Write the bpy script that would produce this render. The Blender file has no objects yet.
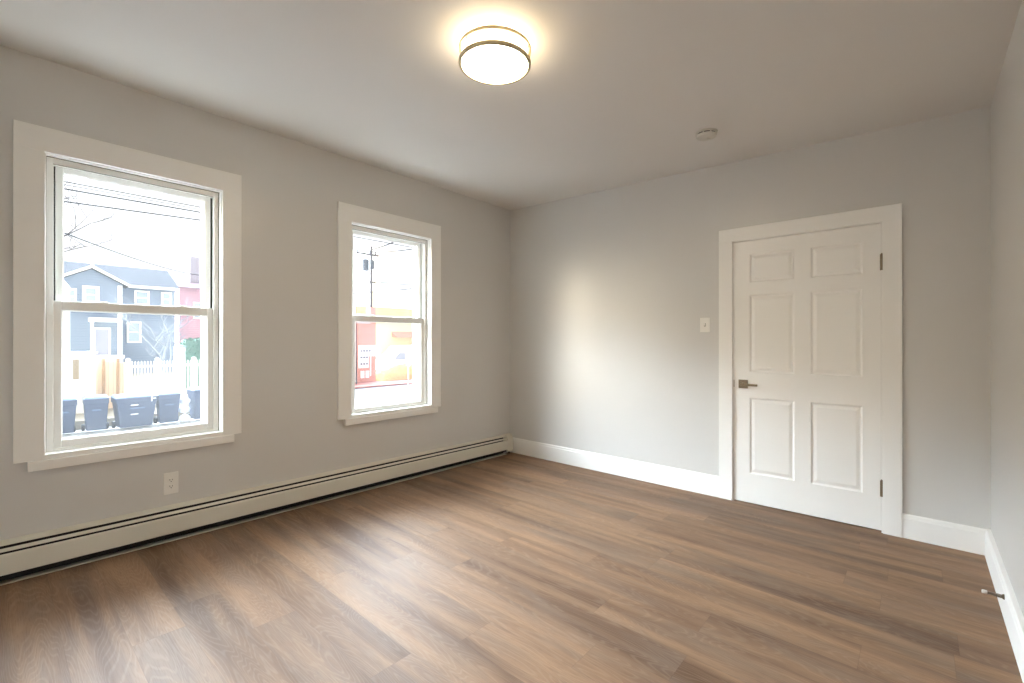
import bpy, bmesh, math, random
from mathutils import Vector, Matrix
random.seed(4)
PI = math.pi
C = bpy.context.scene.collection
S = bpy.context.scene

# ------------------------------------------------------------ camera, sky, sun, exposure
cam = bpy.data.cameras.new('camera'); co = bpy.data.objects.new('camera', cam); C.objects.link(co)
cam.sensor_width = 36; cam.lens = 458.84 / 1024 * 36; cam.clip_start = .05; cam.clip_end = 300
co.location = (3.4386, -3.8825, 1.2583)
co.rotation_euler = (PI/2 + math.radians(.04), 0, math.radians(41.347))
S.camera = co

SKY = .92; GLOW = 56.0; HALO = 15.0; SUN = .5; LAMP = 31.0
w = bpy.data.worlds.new('sky'); S.world = w; w.use_nodes = True
nt = w.node_tree; nt.nodes.clear()
wo = nt.nodes.new('ShaderNodeOutputWorld'); bg = nt.nodes.new('ShaderNodeBackground')
tc = nt.nodes.new('ShaderNodeTexCoord'); sx = nt.nodes.new('ShaderNodeSeparateXYZ'); nt.links.new(tc.outputs['Generated'], sx.inputs[0])
def wm(op, a, b=None, c=None):
    x = nt.nodes.new('ShaderNodeMath'); x.operation = op
    for i, v in enumerate((a, b, c)):
        if v is None: continue
        if isinstance(v, (int, float)): x.inputs[i].default_value = v
        else: nt.links.new(v, x.inputs[i])
    return x.outputs[0]
def wr(v, a, b, c=0., d=1.):
    x = nt.nodes.new('ShaderNodeMapRange'); x.interpolation_type = 'SMOOTHSTEP'; nt.links.new(v, x.inputs[0])
    for i, q in enumerate((a, b, c, d)): x.inputs[i+1].default_value = q
    return x.outputs[0]
# hazy winter sky, plus a bright band (-x) added above the visible part to light the room
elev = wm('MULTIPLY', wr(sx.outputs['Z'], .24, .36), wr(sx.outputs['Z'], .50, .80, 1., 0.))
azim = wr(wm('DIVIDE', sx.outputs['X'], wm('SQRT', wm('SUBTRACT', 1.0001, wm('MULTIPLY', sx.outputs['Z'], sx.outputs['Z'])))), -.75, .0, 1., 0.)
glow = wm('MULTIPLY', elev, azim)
# warm low lobe added out of view for the soft patch on the back wall
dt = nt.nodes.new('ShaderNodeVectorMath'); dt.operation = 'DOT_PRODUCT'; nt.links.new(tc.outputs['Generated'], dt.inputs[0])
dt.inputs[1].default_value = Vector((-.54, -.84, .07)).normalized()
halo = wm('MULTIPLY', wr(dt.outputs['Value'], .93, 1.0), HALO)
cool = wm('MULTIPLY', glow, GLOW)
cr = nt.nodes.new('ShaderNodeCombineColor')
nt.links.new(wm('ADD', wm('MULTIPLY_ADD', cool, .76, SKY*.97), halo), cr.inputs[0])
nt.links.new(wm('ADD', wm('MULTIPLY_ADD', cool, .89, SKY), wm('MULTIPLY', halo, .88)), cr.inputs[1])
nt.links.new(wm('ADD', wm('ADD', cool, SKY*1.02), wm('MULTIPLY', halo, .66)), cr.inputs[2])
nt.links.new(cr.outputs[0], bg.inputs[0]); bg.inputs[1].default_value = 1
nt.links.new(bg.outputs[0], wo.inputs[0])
w.cycles.sampling_method = 'MANUAL'; w.cycles.sample_map_resolution = 1024

sl = bpy.data.lights.new('sun', 'SUN'); sl.energy = SUN; sl.angle = math.radians(1.0); sl.color = (1, .9, .76)
so = bpy.data.objects.new('sun', sl); C.objects.link(so)
so.rotation_euler = Vector((.75, -.35, .55)).to_track_quat('Z', 'Y').to_euler(); so.location = (10, -10, 12)

S.view_settings.view_transform = 'Standard'; S.view_settings.look = 'None'
S.view_settings.exposure = .68; S.view_settings.gamma = 1; S.view_settings.use_curve_mapping = False
S.cycles.max_bounces = 12; S.cycles.diffuse_bounces = 8; S.cycles.transparent_max_bounces = 16
S.cycles.sample_clamp_indirect = 6
S.cycles.use_denoising = True

# ------------------------------------------------------------ helpers
def lin(c):
    return tuple(((v/255)/12.92 if v/255 <= .04045 else ((v/255+.055)/1.055)**2.4) for v in c) + (1,)

def mat(name, col, rough=.5, metal=0, spec=.5, noise=0, nscale=20, bump=0, bscale=200, emit=None, estr=0):
    m = bpy.data.materials.new(name); m.use_nodes = True
    n = m.node_tree; b = n.nodes['Principled BSDF']
    b.inputs['Base Color'].default_value = col; b.inputs['Roughness'].default_value = rough
    b.inputs['Metallic'].default_value = metal; b.inputs['Specular IOR Level'].default_value = spec
    t = n.nodes.new('ShaderNodeTexCoord')
    if noise:
        nz = n.nodes.new('ShaderNodeTexNoise'); nz.inputs['Scale'].default_value = nscale; nz.inputs['Detail'].default_value = 4
        n.links.new(t.outputs['Object'], nz.inputs['Vector'])
        mr = n.nodes.new('ShaderNodeMapRange'); mr.inputs[3].default_value = 1-noise; mr.inputs[4].default_value = 1+noise
        n.links.new(nz.outputs[0], mr.inputs[0])
        mx = n.nodes.new('ShaderNodeMix'); mx.data_type = 'RGBA'; mx.blend_type = 'MULTIPLY'; mx.inputs[0].default_value = 1
        mx.inputs[6].default_value = col; n.links.new(mr.outputs[0], mx.inputs[7]); n.links.new(mx.outputs[2], b.inputs['Base Color'])
    if bump:
        nb = n.nodes.new('ShaderNodeTexNoise'); nb.inputs['Scale'].default_value = bscale; nb.inputs['Detail'].default_value = 2
        n.links.new(t.outputs['Object'], nb.inputs['Vector'])
        bp = n.nodes.new('ShaderNodeBump'); bp.inputs['Strength'].default_value = bump; bp.inputs['Distance'].default_value = .002
        n.links.new(nb.outputs[0], bp.inputs['Height']); n.links.new(bp.outputs[0], b.inputs['Normal'])
    if emit:
        b.inputs['Emission Color'].default_value = emit; b.inputs['Emission Strength'].default_value = estr
    return m

def striped(name, c1, c2, axis, period, frac=.08, rough=.7):
    """boards: thin dark joints repeated along one axis of object space"""
    m = bpy.data.materials.new(name); m.use_nodes = True; n = m.node_tree; b = n.nodes['Principled BSDF']
    b.inputs['Roughness'].default_value = rough
    t = n.nodes.new('ShaderNodeTexCoord'); s = n.nodes.new('ShaderNodeSeparateXYZ'); n.links.new(t.outputs['Object'], s.inputs[0])
    d = n.nodes.new('ShaderNodeMath'); d.operation = 'DIVIDE'; d.inputs[1].default_value = period; n.links.new(s.outputs[axis], d.inputs[0])
    f = n.nodes.new('ShaderNodeMath'); f.operation = 'FRACT'; n.links.new(d.outputs[0], f.inputs[0])
    l = n.nodes.new('ShaderNodeMath'); l.operation = 'LESS_THAN'; l.inputs[1].default_value = frac; n.links.new(f.outputs[0], l.inputs[0])
    mx = n.nodes.new('ShaderNodeMix'); mx.data_type = 'RGBA'; mx.inputs[6].default_value = c1; mx.inputs[7].default_value = c2
    n.links.new(l.outputs[0], mx.inputs[0]); n.links.new(mx.outputs[2], b.inputs['Base Color'])
    return m

def floor_mat():
    m = bpy.data.materials.new('vinyl_planks'); m.use_nodes = True; n = m.node_tree; L = n.links.new
    b = n.nodes['Principled BSDF']
    def M(op, a, bb=None, c=None):
        x = n.nodes.new('ShaderNodeMath'); x.operation = op
        for i, v in enumerate((a, bb, c)):
            if v is None: continue
            if isinstance(v, (int, float)): x.inputs[i].default_value = v
            else: L(v, x.inputs[i])
        return x.outputs[0]
    def V(a, bb, c):
        x = n.nodes.new('ShaderNodeCombineXYZ')
        for i, v in enumerate((a, bb, c)):
            if isinstance(v, (int, float)): x.inputs[i].default_value = v
            else: L(v, x.inputs[i])
        return x.outputs[0]
    def N(vec, sc, det=3, rough=.5, dist=0):
        x = n.nodes.new('ShaderNodeTexNoise'); x.inputs['Scale'].default_value = sc; x.inputs['Detail'].default_value = det
        x.inputs['Roughness'].default_value = rough; x.inputs['Distortion'].default_value = dist; L(vec, x.inputs['Vector']); return x.outputs[0]
    def WN(vec):
        x = n.nodes.new('ShaderNodeTexWhiteNoise'); L(vec, x.inputs['Vector']); return x.outputs['Value']
    def MR(v, a, bb, c, d):
        x = n.nodes.new('ShaderNodeMapRange')
        L(v, x.inputs[0])
        for i, q in enumerate((a, bb, c, d)): x.inputs[i+1].default_value = q
        return x.outputs[0]
    def MX(f, a, bb, bl='MIX'):
        x = n.nodes.new('ShaderNodeMix'); x.data_type = 'RGBA'; x.blend_type = bl
        if isinstance(f, (int, float)): x.inputs[0].default_value = f
        else: L(f, x.inputs[0])
        for i, v in ((6, a), (7, bb)):
            if isinstance(v, tuple): x.inputs[i].default_value = v
            else: L(v, x.inputs[i])
        return x.outputs[2]
    t = n.nodes.new('ShaderNodeTexCoord'); s = n.nodes.new('ShaderNodeSeparateXYZ'); L(t.outputs['Object'], s.inputs[0])
    X, Y = s.outputs[0], s.outputs[1]
    PW, PL = .182, 1.22
    yr = M('DIVIDE', M('ADD', Y, .05), PW); row = M('FLOOR', yr); fy = M('FRACT', yr)
    off = M('MULTIPLY', WN(V(row, 3.3, 0)), 7.0)
    xr = M('DIVIDE', M('ADD', X, off), PL); colm = M('FLOOR', xr); fx = M('FRACT', xr)
    r1 = WN(V(row, colm, 1.7)); r2 = WN(V(row, colm, 9.1)); r3 = WN(V(row, colm, 5.5))
    gx = M('ADD', X, M('MULTIPLY', r1, 37)); gy = M('ADD', Y, M('MULTIPLY', r2, 11))
    streak = N(V(M('MULTIPLY', gx, .9), M('MULTIPLY', gy, 9), r3), 1.0, 4, .55, .6)
    wide = N(V(M('MULTIPLY', X, .55), M('MULTIPLY', Y, 6), 3), 1.0, 3, .5, .5)
    streak = M('ADD', M('MULTIPLY', streak, .5), M('MULTIPLY', wide, .5))
    blotch = N(V(M('MULTIPLY', gx, 1.3), M('MULTIPLY', gy, 5), 4), 1.6, 3, .5, .4)
    # contour lines of a stretched noise field give cathedral grain
    field = N(V(M('MULTIPLY', gx, .9), M('MULTIPLY', gy, 7.5), 7), 1.0, 2, .4, .35)
    rings = M('SINE', M('MULTIPLY', field, 250)); fine = N(V(M('MULTIPLY', gx, 14), M('MULTIPLY', gy, 240), 2), 1.0, 3, .6)
    tan_ = lin((149, 118, 91)); brown = lin((98, 74, 56)); grey = lin((121, 104, 91)); pink = lin((148, 117, 96))
    c = MX(MR(streak, .38, .60, 0, 1), brown, tan_)
    c = MX(M('MULTIPLY', MR(blotch, .45, .7, 0, 1), .55), c, grey)
    c = MX(M('MULTIPLY', MR(r3, .35, 1, 0, 1), .18), c, pink)
    c = MX(M('MULTIPLY', MR(r1, .6, 1, 0, 1), .24), c, grey)
    c = MX(M('MULTIPLY', MR(r2, .65, 1, 0, 1), .22), c, brown)
    c = MX(M('MULTIPLY', MR(rings, .2, 1, 0, 1), .075), c, lin((200, 180, 158)))
    c = MX(M('MULTIPLY', MR(fine, .5, .72, 0, 1), .30), c, lin((92, 68, 50)))
    ey = M('LESS_THAN', M('MINIMUM', fy, M('SUBTRACT', 1, fy)), .006); ex = M('LESS_THAN', M('MINIMUM', fx, M('SUBTRACT', 1, fx)), .0012)
    e = M('MAXIMUM', ey, ex)
    c = MX(M('MULTIPLY', e, .18), c, lin((74, 54, 42)))
    L(c, b.inputs['Base Color'])
    L(MR(fine, .3, .8, .54, .66), b.inputs['Roughness'])
    b.inputs['Specular IOR Level'].default_value = .20
    bp = n.nodes.new('ShaderNodeBump'); bp.inputs['Strength'].default_value = .12; bp.inputs['Distance'].default_value = .001
    L(M('SUBTRACT', M('MULTIPLY', fine, .6), e), bp.inputs['Height']); L(bp.outputs[0], b.inputs['Normal'])
    return m

def glass_mat(name, haze):
    m = bpy.data.materials.new(name); m.use_nodes = True; n = m.node_tree; n.nodes.clear()
    o = n.nodes.new('ShaderNodeOutputMaterial')
    tr = n.nodes.new('ShaderNodeBsdfTransparent'); gl = n.nodes.new('ShaderNodeBsdfGlossy'); gl.inputs['Roughness'].default_value = .02
    tl = n.nodes.new('ShaderNodeBsdfTranslucent'); tl.inputs['Color'].default_value = (.95, .97, 1, 1)
    nz = n.nodes.new('ShaderNodeTexNoise'); nz.inputs['Scale'].default_value = 3; nz.inputs['Detail'].default_value = 6
    t = n.nodes.new('ShaderNodeTexCoord'); n.links.new(t.outputs['Object'], nz.inputs['Vector'])
    mr = n.nodes.new('ShaderNodeMapRange'); mr.inputs[1].default_value = .3; mr.inputs[2].default_value = .7
    mr.inputs[3].default_value = haze*.6; mr.inputs[4].default_value = haze*1.4; n.links.new(nz.outputs[0], mr.inputs[0])
    m1 = n.nodes.new('ShaderNodeMixShader'); n.links.new(mr.outputs[0], m1.inputs[0])
    n.links.new(tr.outputs[0], m1.inputs[1]); n.links.new(tl.outputs[0], m1.inputs[2])
    m2 = n.nodes.new('ShaderNodeMixShader'); m2.inputs[0].default_value = .03
    n.links.new(m1.outputs[0], m2.inputs[1]); n.links.new(gl.outputs[0], m2.inputs[2]); n.links.new(m2.outputs[0], o.inputs[0])
    return m

def V3(*a): return Vector(a)
def hexa(bm, p):
    """box from 8 corners: bottom 4 ccw, top 4 ccw"""
    v = [bm.verts.new(q) for q in p]
    for f in ((3,2,1,0), (4,5,6,7), (0,1,5,4), (1,2,6,5), (2,3,7,6), (3,0,4,7)): bm.faces.new([v[i] for i in f])
    return bm
def bx(bm, x0, x1, y0, y1, z0, z1):
    return hexa(bm, [(x0,y0,z0),(x1,y0,z0),(x1,y1,z0),(x0,y1,z0),(x0,y0,z1),(x1,y0,z1),(x1,y1,z1),(x0,y1,z1)])
def box(*a): return bx(bmesh.new(), *a)
def extr(bm, pts, vec, caps=True):
    """closed polygon pts extruded along vec"""
    vec = Vector(vec); a = [bm.verts.new(p) for p in pts]; b = [bm.verts.new(Vector(p)+vec) for p in pts]; k = len(pts)
    for i in range(k): bm.faces.new((a[i], a[(i+1)%k], b[(i+1)%k], b[i]))
    if caps: bm.faces.new(a[::-1]); bm.faces.new(b)
    bmesh.ops.recalc_face_normals(bm, faces=bm.faces[:]); return bm
def lathe(bm, prof, cen=(0,0,0), seg=48, axis='z'):
    rings = []
    for r, z in prof:
        ring = []
        for i in range(seg):
            a = 2*PI*i/seg; p = Vector((r*math.cos(a), r*math.sin(a), z))
            if axis == 'x': p = Vector((p.z, p.x, p.y))
            if axis == 'y': p = Vector((p.x, p.z, p.y))
            ring.append(bm.verts.new(p+Vector(cen)))
        rings.append(ring)
    for a, b in zip(rings, rings[1:]):
        for i in range(seg): bm.faces.new((a[i], a[(i+1)%seg], b[(i+1)%seg], b[i]))
    if prof[0][0] > 1e-6 and prof[0] != prof[-1]: bm.faces.new(rings[0][::-1])
    if prof[-1][0] > 1e-6 and prof[0] != prof[-1]: bm.faces.new(rings[-1])
    bmesh.ops.remove_doubles(bm, verts=bm.verts[:], dist=1e-6)
    bmesh.ops.recalc_face_normals(bm, faces=bm.faces[:]); return bm
def tube(bm, pts, rad, seg=8, rad2=None):
    pts = [Vector(p) for p in pts]; rings = []; n = len(pts)
    for i, p in enumerate(pts):
        d = (pts[min(i+1, n-1)]-pts[max(i-1, 0)]).normalized()
        u = d.cross(Vector((0,0,1)));
        if u.length < 1e-3: u = d.cross(Vector((0,1,0)))
        u.normalize(); v = d.cross(u); r = rad if rad2 is None else rad+(rad2-rad)*i/(n-1)
        rings.append([bm.verts.new(p+r*(math.cos(2*PI*k/seg)*u+math.sin(2*PI*k/seg)*v)) for k in range(seg)])
    for a, b in zip(rings, rings[1:]):
        for i in range(seg): bm.faces.new((a[i], a[(i+1)%seg], b[(i+1)%seg], b[i]))
    bm.faces.new(rings[0][::-1]); bm.faces.new(rings[-1])
    return bm

def obj(name, bm, m, parent=None, bevel=0, smooth=False, seg=2, label=None):
    """world-space bmesh linked as one object, origin at its root thing (or at its own base)"""
    me = bpy.data.meshes.new(name)
    root = parent
    while root is not None and root.parent is not None: root = root.parent
    if root is not None: org = root.location.copy()
    else:
        xs = [v.co for v in bm.verts]
        org = Vector((sum(v.x for v in xs)/len(xs), sum(v.y for v in xs)/len(xs), min(v.z for v in xs)))
    # keep textures in world space for the room shell by leaving its origin at zero
    if root is None and name.split('_')[0] in ('floor', 'wall', 'ceiling', 'street', 'sidewalk', 'yard', 'curb'): org = Vector((0,0,0))
    bmesh.ops.translate(bm, verts=bm.verts[:], vec=-org)
    bmesh.ops.recalc_face_normals(bm, faces=bm.faces[:])
    bm.to_mesh(me); bm.free(); o = bpy.data.objects.new(name, me); C.objects.link(o)
    if parent is None: o.location = org
    else: o.parent = parent
    me.materials.append(m)
    if smooth:
        me.shade_smooth()
        me.set_sharp_from_angle(angle=math.radians(35))
    if bevel:
        b = o.modifiers.new('bevel', 'BEVEL'); b.width = bevel; b.segments = seg; b.limit_method = 'ANGLE'; b.harden_normals = False
    if label: o['label'] = label
    return o
def thing(name, loc, label=None, cat=None, group=None, kind=None):
    o = bpy.data.objects.new(name, None); C.objects.link(o); o.location = loc; o.empty_display_size = .1
    if label: o['label'] = label
    if cat: o['category'] = cat
    if group: o['group'] = group
    if kind: o['kind'] = kind
    return o
def tag(o, label, cat, group=None):
    o['label'] = label; o['category'] = cat
    if group: o['group'] = group
    return o
def struct(o): o['kind'] = 'structure'; return o
def dup(o, parent=None):
    c = o.copy(); C.objects.link(c)
    if parent is not None: c.parent = parent
    for ch in list(o.children): dup(ch, c)
    return c

# ------------------------------------------------------------ materials
M_wall = mat('wall_paint', lin((217, 215, 211)), .30, spec=.5, bump=.06, bscale=160)
M_ceil = mat('ceiling_paint', lin((225, 222, 217)), .8, bump=.08, bscale=90)
M_trim = mat('trim_paint', lin((250, 249, 245)), .38, bump=.03, bscale=60)
M_vinyl = mat('window_vinyl', lin((246, 246, 242)), .32)
M_floor = floor_mat()
GLS = {(1, 'u'): glass_mat('window_glass', .008), (1, 'l'): glass_mat('window_glass', .008), (2, 'u'): glass_mat('window_glass', .008), (2, 'l'): glass_mat('window_glass', .008)}
M_heat = mat('heater_enamel', lin((226, 222, 208)), .4)
M_dark = mat('heater_shade', lin((26, 24, 23)), .7)  # near black stands for the shade inside the heater
M_fin = mat('heater_fins', lin((60, 56, 52)), .5, metal=.6)
M_nickel = mat('satin_nickel', lin((138, 126, 108)), .3, metal=1)
M_ring = mat('fixture_ring', lin((196, 182, 150)), .35, metal=.8)
M_plast = mat('white_plastic', lin((244, 242, 236)), .35)
M_slot = mat('socket_slot', lin((40, 36, 32)), .6)
M_rubber = mat('white_rubber', lin((235, 232, 225)), .6)
M_diff = mat('lit_diffuser', (.9, .9, .88, 1), .4, emit=(1, .84, .60, 1), estr=LAMP)
M_band = mat('lit_side_band', (.9, .9, .88, 1), .4, emit=(1, .82, .56, 1), estr=8.5)
M_caulk = mat('grey_caulk', lin((128, 122, 108)), .7)

# ------------------------------------------------------------ room shell
W, Ln = 3.7695, 4.64
def cz(x): return 2.744-.1004*x/W                    # the old ceiling falls to the right
def fz(x, y): return (.017+.0102*(-y))*(1-x/W)       # and the floor rises to the near left
def rx(y): return W+.0058*y                          # right wall a little out of square
bm = bmesh.new(); nx, ny = 16, 16
g = [[bm.verts.new((-.2+(W+.4)*i/nx, -Ln-.2+(Ln+.4)*j/ny, fz(min(max(-.2+(W+.4)*i/nx, 0), W), min(-Ln-.2+(Ln+.4)*j/ny, 0)))) for j in range(ny+1)] for i in range(nx+1)]
for i in range(nx):
    for j in range(ny): bm.faces.new((g[i][j], g[i+1][j], g[i+1][j+1], g[i][j+1]))
r = bmesh.ops.extrude_face_region(bm, geom=bm.faces[:])
for v in r['geom']:
    if isinstance(v, bmesh.types.BMVert): v.co.z = -.12
struct(obj('floor', bm, M_floor))
x0, x1, y0, y1 = -.2, W+.2, -Ln-.2, .2
struct(obj('ceiling', hexa(bmesh.new(), [(x0,y0,cz(x0)),(x1,y0,cz(x1)),(x1,y1,cz(x1)),(x0,y1,cz(x0)),(x0,y0,3),(x1,y0,3),(x1,y1,3),(x0,y1,3)]), M_ceil))

WIN = [dict(n=1, a=-3.8075, b=-2.7624, t=2.382, z=.6420, oa=-3.695, ob=-2.875, ot=2.254, oz=.668, gb=.724),
       dict(n=2, a=-2.0690, b=-1.0280, t=2.368, z=.6400, oa=-1.956, ob=-1.146, ot=2.226, oz=.666, gb=.702)]
bm = bmesh.new(); TH = .17
ys = [-Ln-.2]
for q in WIN:
    bx(bm, -TH, 0, ys[-1], q['oa'], -.3, 2.76); bx(bm, -TH, 0, q['oa'], q['ob'], -.3, q['oz']-.012); bx(bm, -TH, 0, q['oa'], q['ob'], q['ot'], 2.76)
    ys.append(q['ob'])
bx(bm, -TH, 0, ys[-1], .2, -.3, 2.76)
struct(obj('wall_left', bm, M_wall))
DA, DB, DT = 2.352, 3.276, 2.05          # door opening
bm = bmesh.new()
bx(bm, 0, DA, 0, .14, -.1, 2.76); bx(bm, DB, W+.2, 0, .14, -.1, 2.76); bx(bm, DA, DB, 0, .14, DT, 2.76); bx(bm, DA, DB, .07, .14, -.1, DT)
struct(obj('wall_back', bm, M_wall))
struct(obj('wall_right', hexa(bmesh.new(), [(rx(-Ln),-Ln-.2,-.1),(W+.2,-Ln-.2,-.1),(W+.2,0,-.1),(W,0,-.1),(rx(-Ln),-Ln-.2,2.76),(W+.2,-Ln-.2,2.76),(W+.2,0,2.76),(W,0,2.76)]), M_wall))
struct(obj('wall_front', box(0, W, -Ln-.2, -Ln, -.1, 2.76), M_wall))

# baseboards: flat board, eased cap along the top
BH = .168
def baseboard(name, p0, p1, n, z0, z1, BH=BH, BT=.016):
    p0, p1, n = Vector(p0), Vector(p1), Vector(n); bm = bmesh.new()
    prof = [(0, 0), (BT, 0), (BT, BH-.028), (BT-.003, BH-.022), (BT-.004, BH-.008), (BT-.009, BH), (0, BH)]
    A = [bm.verts.new(p0+n*d+V3(0, 0, z0+h-(.004 if h == 0 else 0))) for d, h in prof]; B = [bm.verts.new(p1+n*d+V3(0, 0, z1+h-(.004 if h == 0 else 0))) for d, h in prof]
    k = len(prof)
    for i in range(k): bm.faces.new((A[i], A[(i+1)%k], B[(i+1)%k], B[i]))
    bm.faces.new(A[::-1]); bm.faces.new(B)
    return struct(obj(name, bm, M_trim))
baseboard('baseboard_back', (.001, 0, 0), (2.2507, 0, 0), (0, -1, 0), fz(0, 0), fz(2.25, 0))
baseboard('baseboard_back', (3.3729, 0, 0), (W, 0, 0), (0, -1, 0), fz(3.37, 0), 0, BH=.153)
baseboard('baseboard_right', (W, 0, 0), (rx(-Ln), -Ln, 0), (-1, 0, 0), 0, 0, BH=.155, BT=.027)
baseboard('baseboard_front', (0.08, -Ln, 0), (rx(-Ln), -Ln, 0), (0, 1, 0), fz(0, -Ln), 0)

# ------------------------------------------------------------ windows
def ring(x0, x1, ya, yb, za, zb, wl, wr, wb, wt):
    """rectangular frame, one mesh"""
    bm = bmesh.new()
    bx(bm, x0, x1, ya, ya+wl, za, zb); bx(bm, x0, x1, yb-wr, yb, za, zb)
    bx(bm, x0, x1, ya+wl, yb-wr, za, za+wb); bx(bm, x0, x1, ya+wl, yb-wr, zb-wt, zb); return bm
for q in WIN:
    a, b, t, z, oa, ob, ot, oz = (q[k] for k in ('a', 'b', 't', 'z', 'oa', 'ob', 'ot', 'oz'))
    wn = struct(thing('window_%d' % q['n'], (0, (a+b)/2, z)))
    obj('side_casing', box(.0, .02, a, oa, z, ot), M_trim, wn, .0015); obj('side_casing', box(.0, .02, ob, b, z, ot), M_trim, wn, .0015)
    obj('head_casing', box(.0, .02, a, b, ot, t), M_trim, wn, .0015)
    obj('bottom_casing', box(.0, .0205, oa, ob, z, oz-.012), M_trim, wn, .0015)
    obj('apron', box(.0, .036, a+.050, b-.048, z-.050, z), M_trim, wn, .002)
    obj('window_sill', hexa(bmesh.new(), [(-TH,oa,oz-.012),(.0205,oa,oz-.012),(.0205,ob,oz-.012),(-TH,ob,oz-.012),(-TH,oa,oz+.004),(.0205,oa,oz),(.0205,ob,oz),(-TH,ob,oz+.004)]), M_trim, wn, .002)
    bm = bmesh.new(); bx(bm, -TH, 0, oa, oa+.006, oz, ot); bx(bm, -TH, 0, ob-.006, ob, oz, ot); bx(bm, -TH, 0, oa+.006, ob-.006, ot-.006, ot)
    obj('jamb', bm, M_trim, wn)
    # replacement unit: frame with a stop, two tracks, double-hung sashes
    fa, fb, ft, fo = oa+.006, ob-.006, ot-.006, oz+.002
    obj('window_frame', ring(-.15, -.046, fa, fb, fo, ft, .022, .022, .014, .028), M_vinyl, wn, .001)
    bm = ring(-.047, -.036, fa, fb, fo, ft, .030, .030, .016, .036); obj('inner_stop', bm, M_vinyl, wn, .002)
    bm = bmesh.new(); bx(bm, -.037, -.033, fa+.028, fb-.028, ft-.0375, ft-.0345); bx(bm, -.036, -.033, fa, fa+.003, fo, ft); bx(bm, -.036, -.033, fb-.003, fb, fo, ft); bx(bm, -.036, -.033, fa, fb, ft-.003, ft)
    obj('caulk_line', bm, M_caulk, wn)
    obj('gap_shade_strip', box(-.105, -.100, fb-.034, fb-.022, 1.44, ft-.03), M_slot, wn, label='dark strip standing for the shaded gap in the upper track')  # dark strips put in as shade between frame and upper sash
    obj('gap_shade_strip', box(-.105, -.100, fa+.022, fa+.040, 1.44, ft-.03), M_slot, wn, label='dark strip standing for the shaded gap in the upper track')
    obj('storm_frame', ring(-.168, -.150, fa, fb, fo, ft, .058, .070, .02, .04), M_vinyl, wn, .001)
    # lower sash (inner track)
    la, lb = fa+.024, fb-.024; gb = q['gb']
    lo = obj('lower_sash', ring(-.078, -.048, la, lb, fo+.010, 1.480, .038, .038, gb-fo-.010, .050), M_vinyl, wn, .003)
    obj('glass_pane', box(-.066, -.062, la+.037, lb-.037, gb-.001, 1.431), GLS[q['n'], 'l'], lo)
    bm = ring(-.070, -.058, la+.0375, lb-.0375, gb-.0005, 1.4305, .005, .005, .005, .005); obj('glazing_bead', bm, M_vinyl, lo, .001)
    for yy in (la+(lb-la)*.27, la+(lb-la)*.77):
        bm = box(-.074, -.050, yy-.030, yy+.030, 1.480, 1.485); bx(bm, -.066, -.056, yy-.012, yy+.022, 1.485, 1.490)
        obj('sash_lock', bm, M_vinyl, lo, .002)
    # upper sash (outer track)
    ua, ub = fa+.040, fb-.034
    up = obj('upper_sash', ring(-.118, -.088, ua, ub, 1.436, ft-.024, .030, .032, .040, .034), M_vinyl, wn, .003)
    obj('glass_pane', box(-.106, -.102, ua+.029, ub-.031, 1.475, ft-.057), GLS[q['n'], 'u'], up)
    bm = ring(-.110, -.098, ua+.0295, ub-.0315, 1.4755, ft-.0575, .005, .005, .005, .005); obj('glazing_bead', bm, M_vinyl, up, .001)
    for yy in (ua+.016, ub-.016):
        obj('tilt_latch', box(-.089, -.084, yy-.004, yy+.004, 1.52, 1.555), M_vinyl, up, .001)

# ------------------------------------------------------------ door
dr = struct(thing('door_1', (2.8145, 0, 0)))
bm = bmesh.new(); bx(bm, 2.2507, DA, -.02, 0, fz(2.25, 0), DT-.002); obj('side_casing', bm, M_trim, dr, .002)
bm = bmesh.new(); bx(bm, DB, 3.3729, -.02, 0, -.001, DT-.002); obj('side_casing', bm, M_trim, dr, .002)
obj('head_casing', box(2.2507, 3.3729, -.02, 0, DT-.002, 2.149), M_trim, dr, .002)
bm = bmesh.new(); bx(bm, DA, DA+.007, -.006, .07, 0, DT); bx(bm, DB-.007, DB, -.012, .07, 0, DT); bx(bm, DA+.007, DB-.007, -.012, .07, DT-.007, DT)
bx(bm, DA+.007, DA+.022, .036, .07, 0, DT-.007); bx(bm, DB-.022, DB-.007, .036, .07, 0, DT-.007); bx(bm, DA+.022, DB-.022, .036, .07, DT-.022, DT-.007)
obj('jamb', bm, M_trim, dr, .001)
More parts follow.
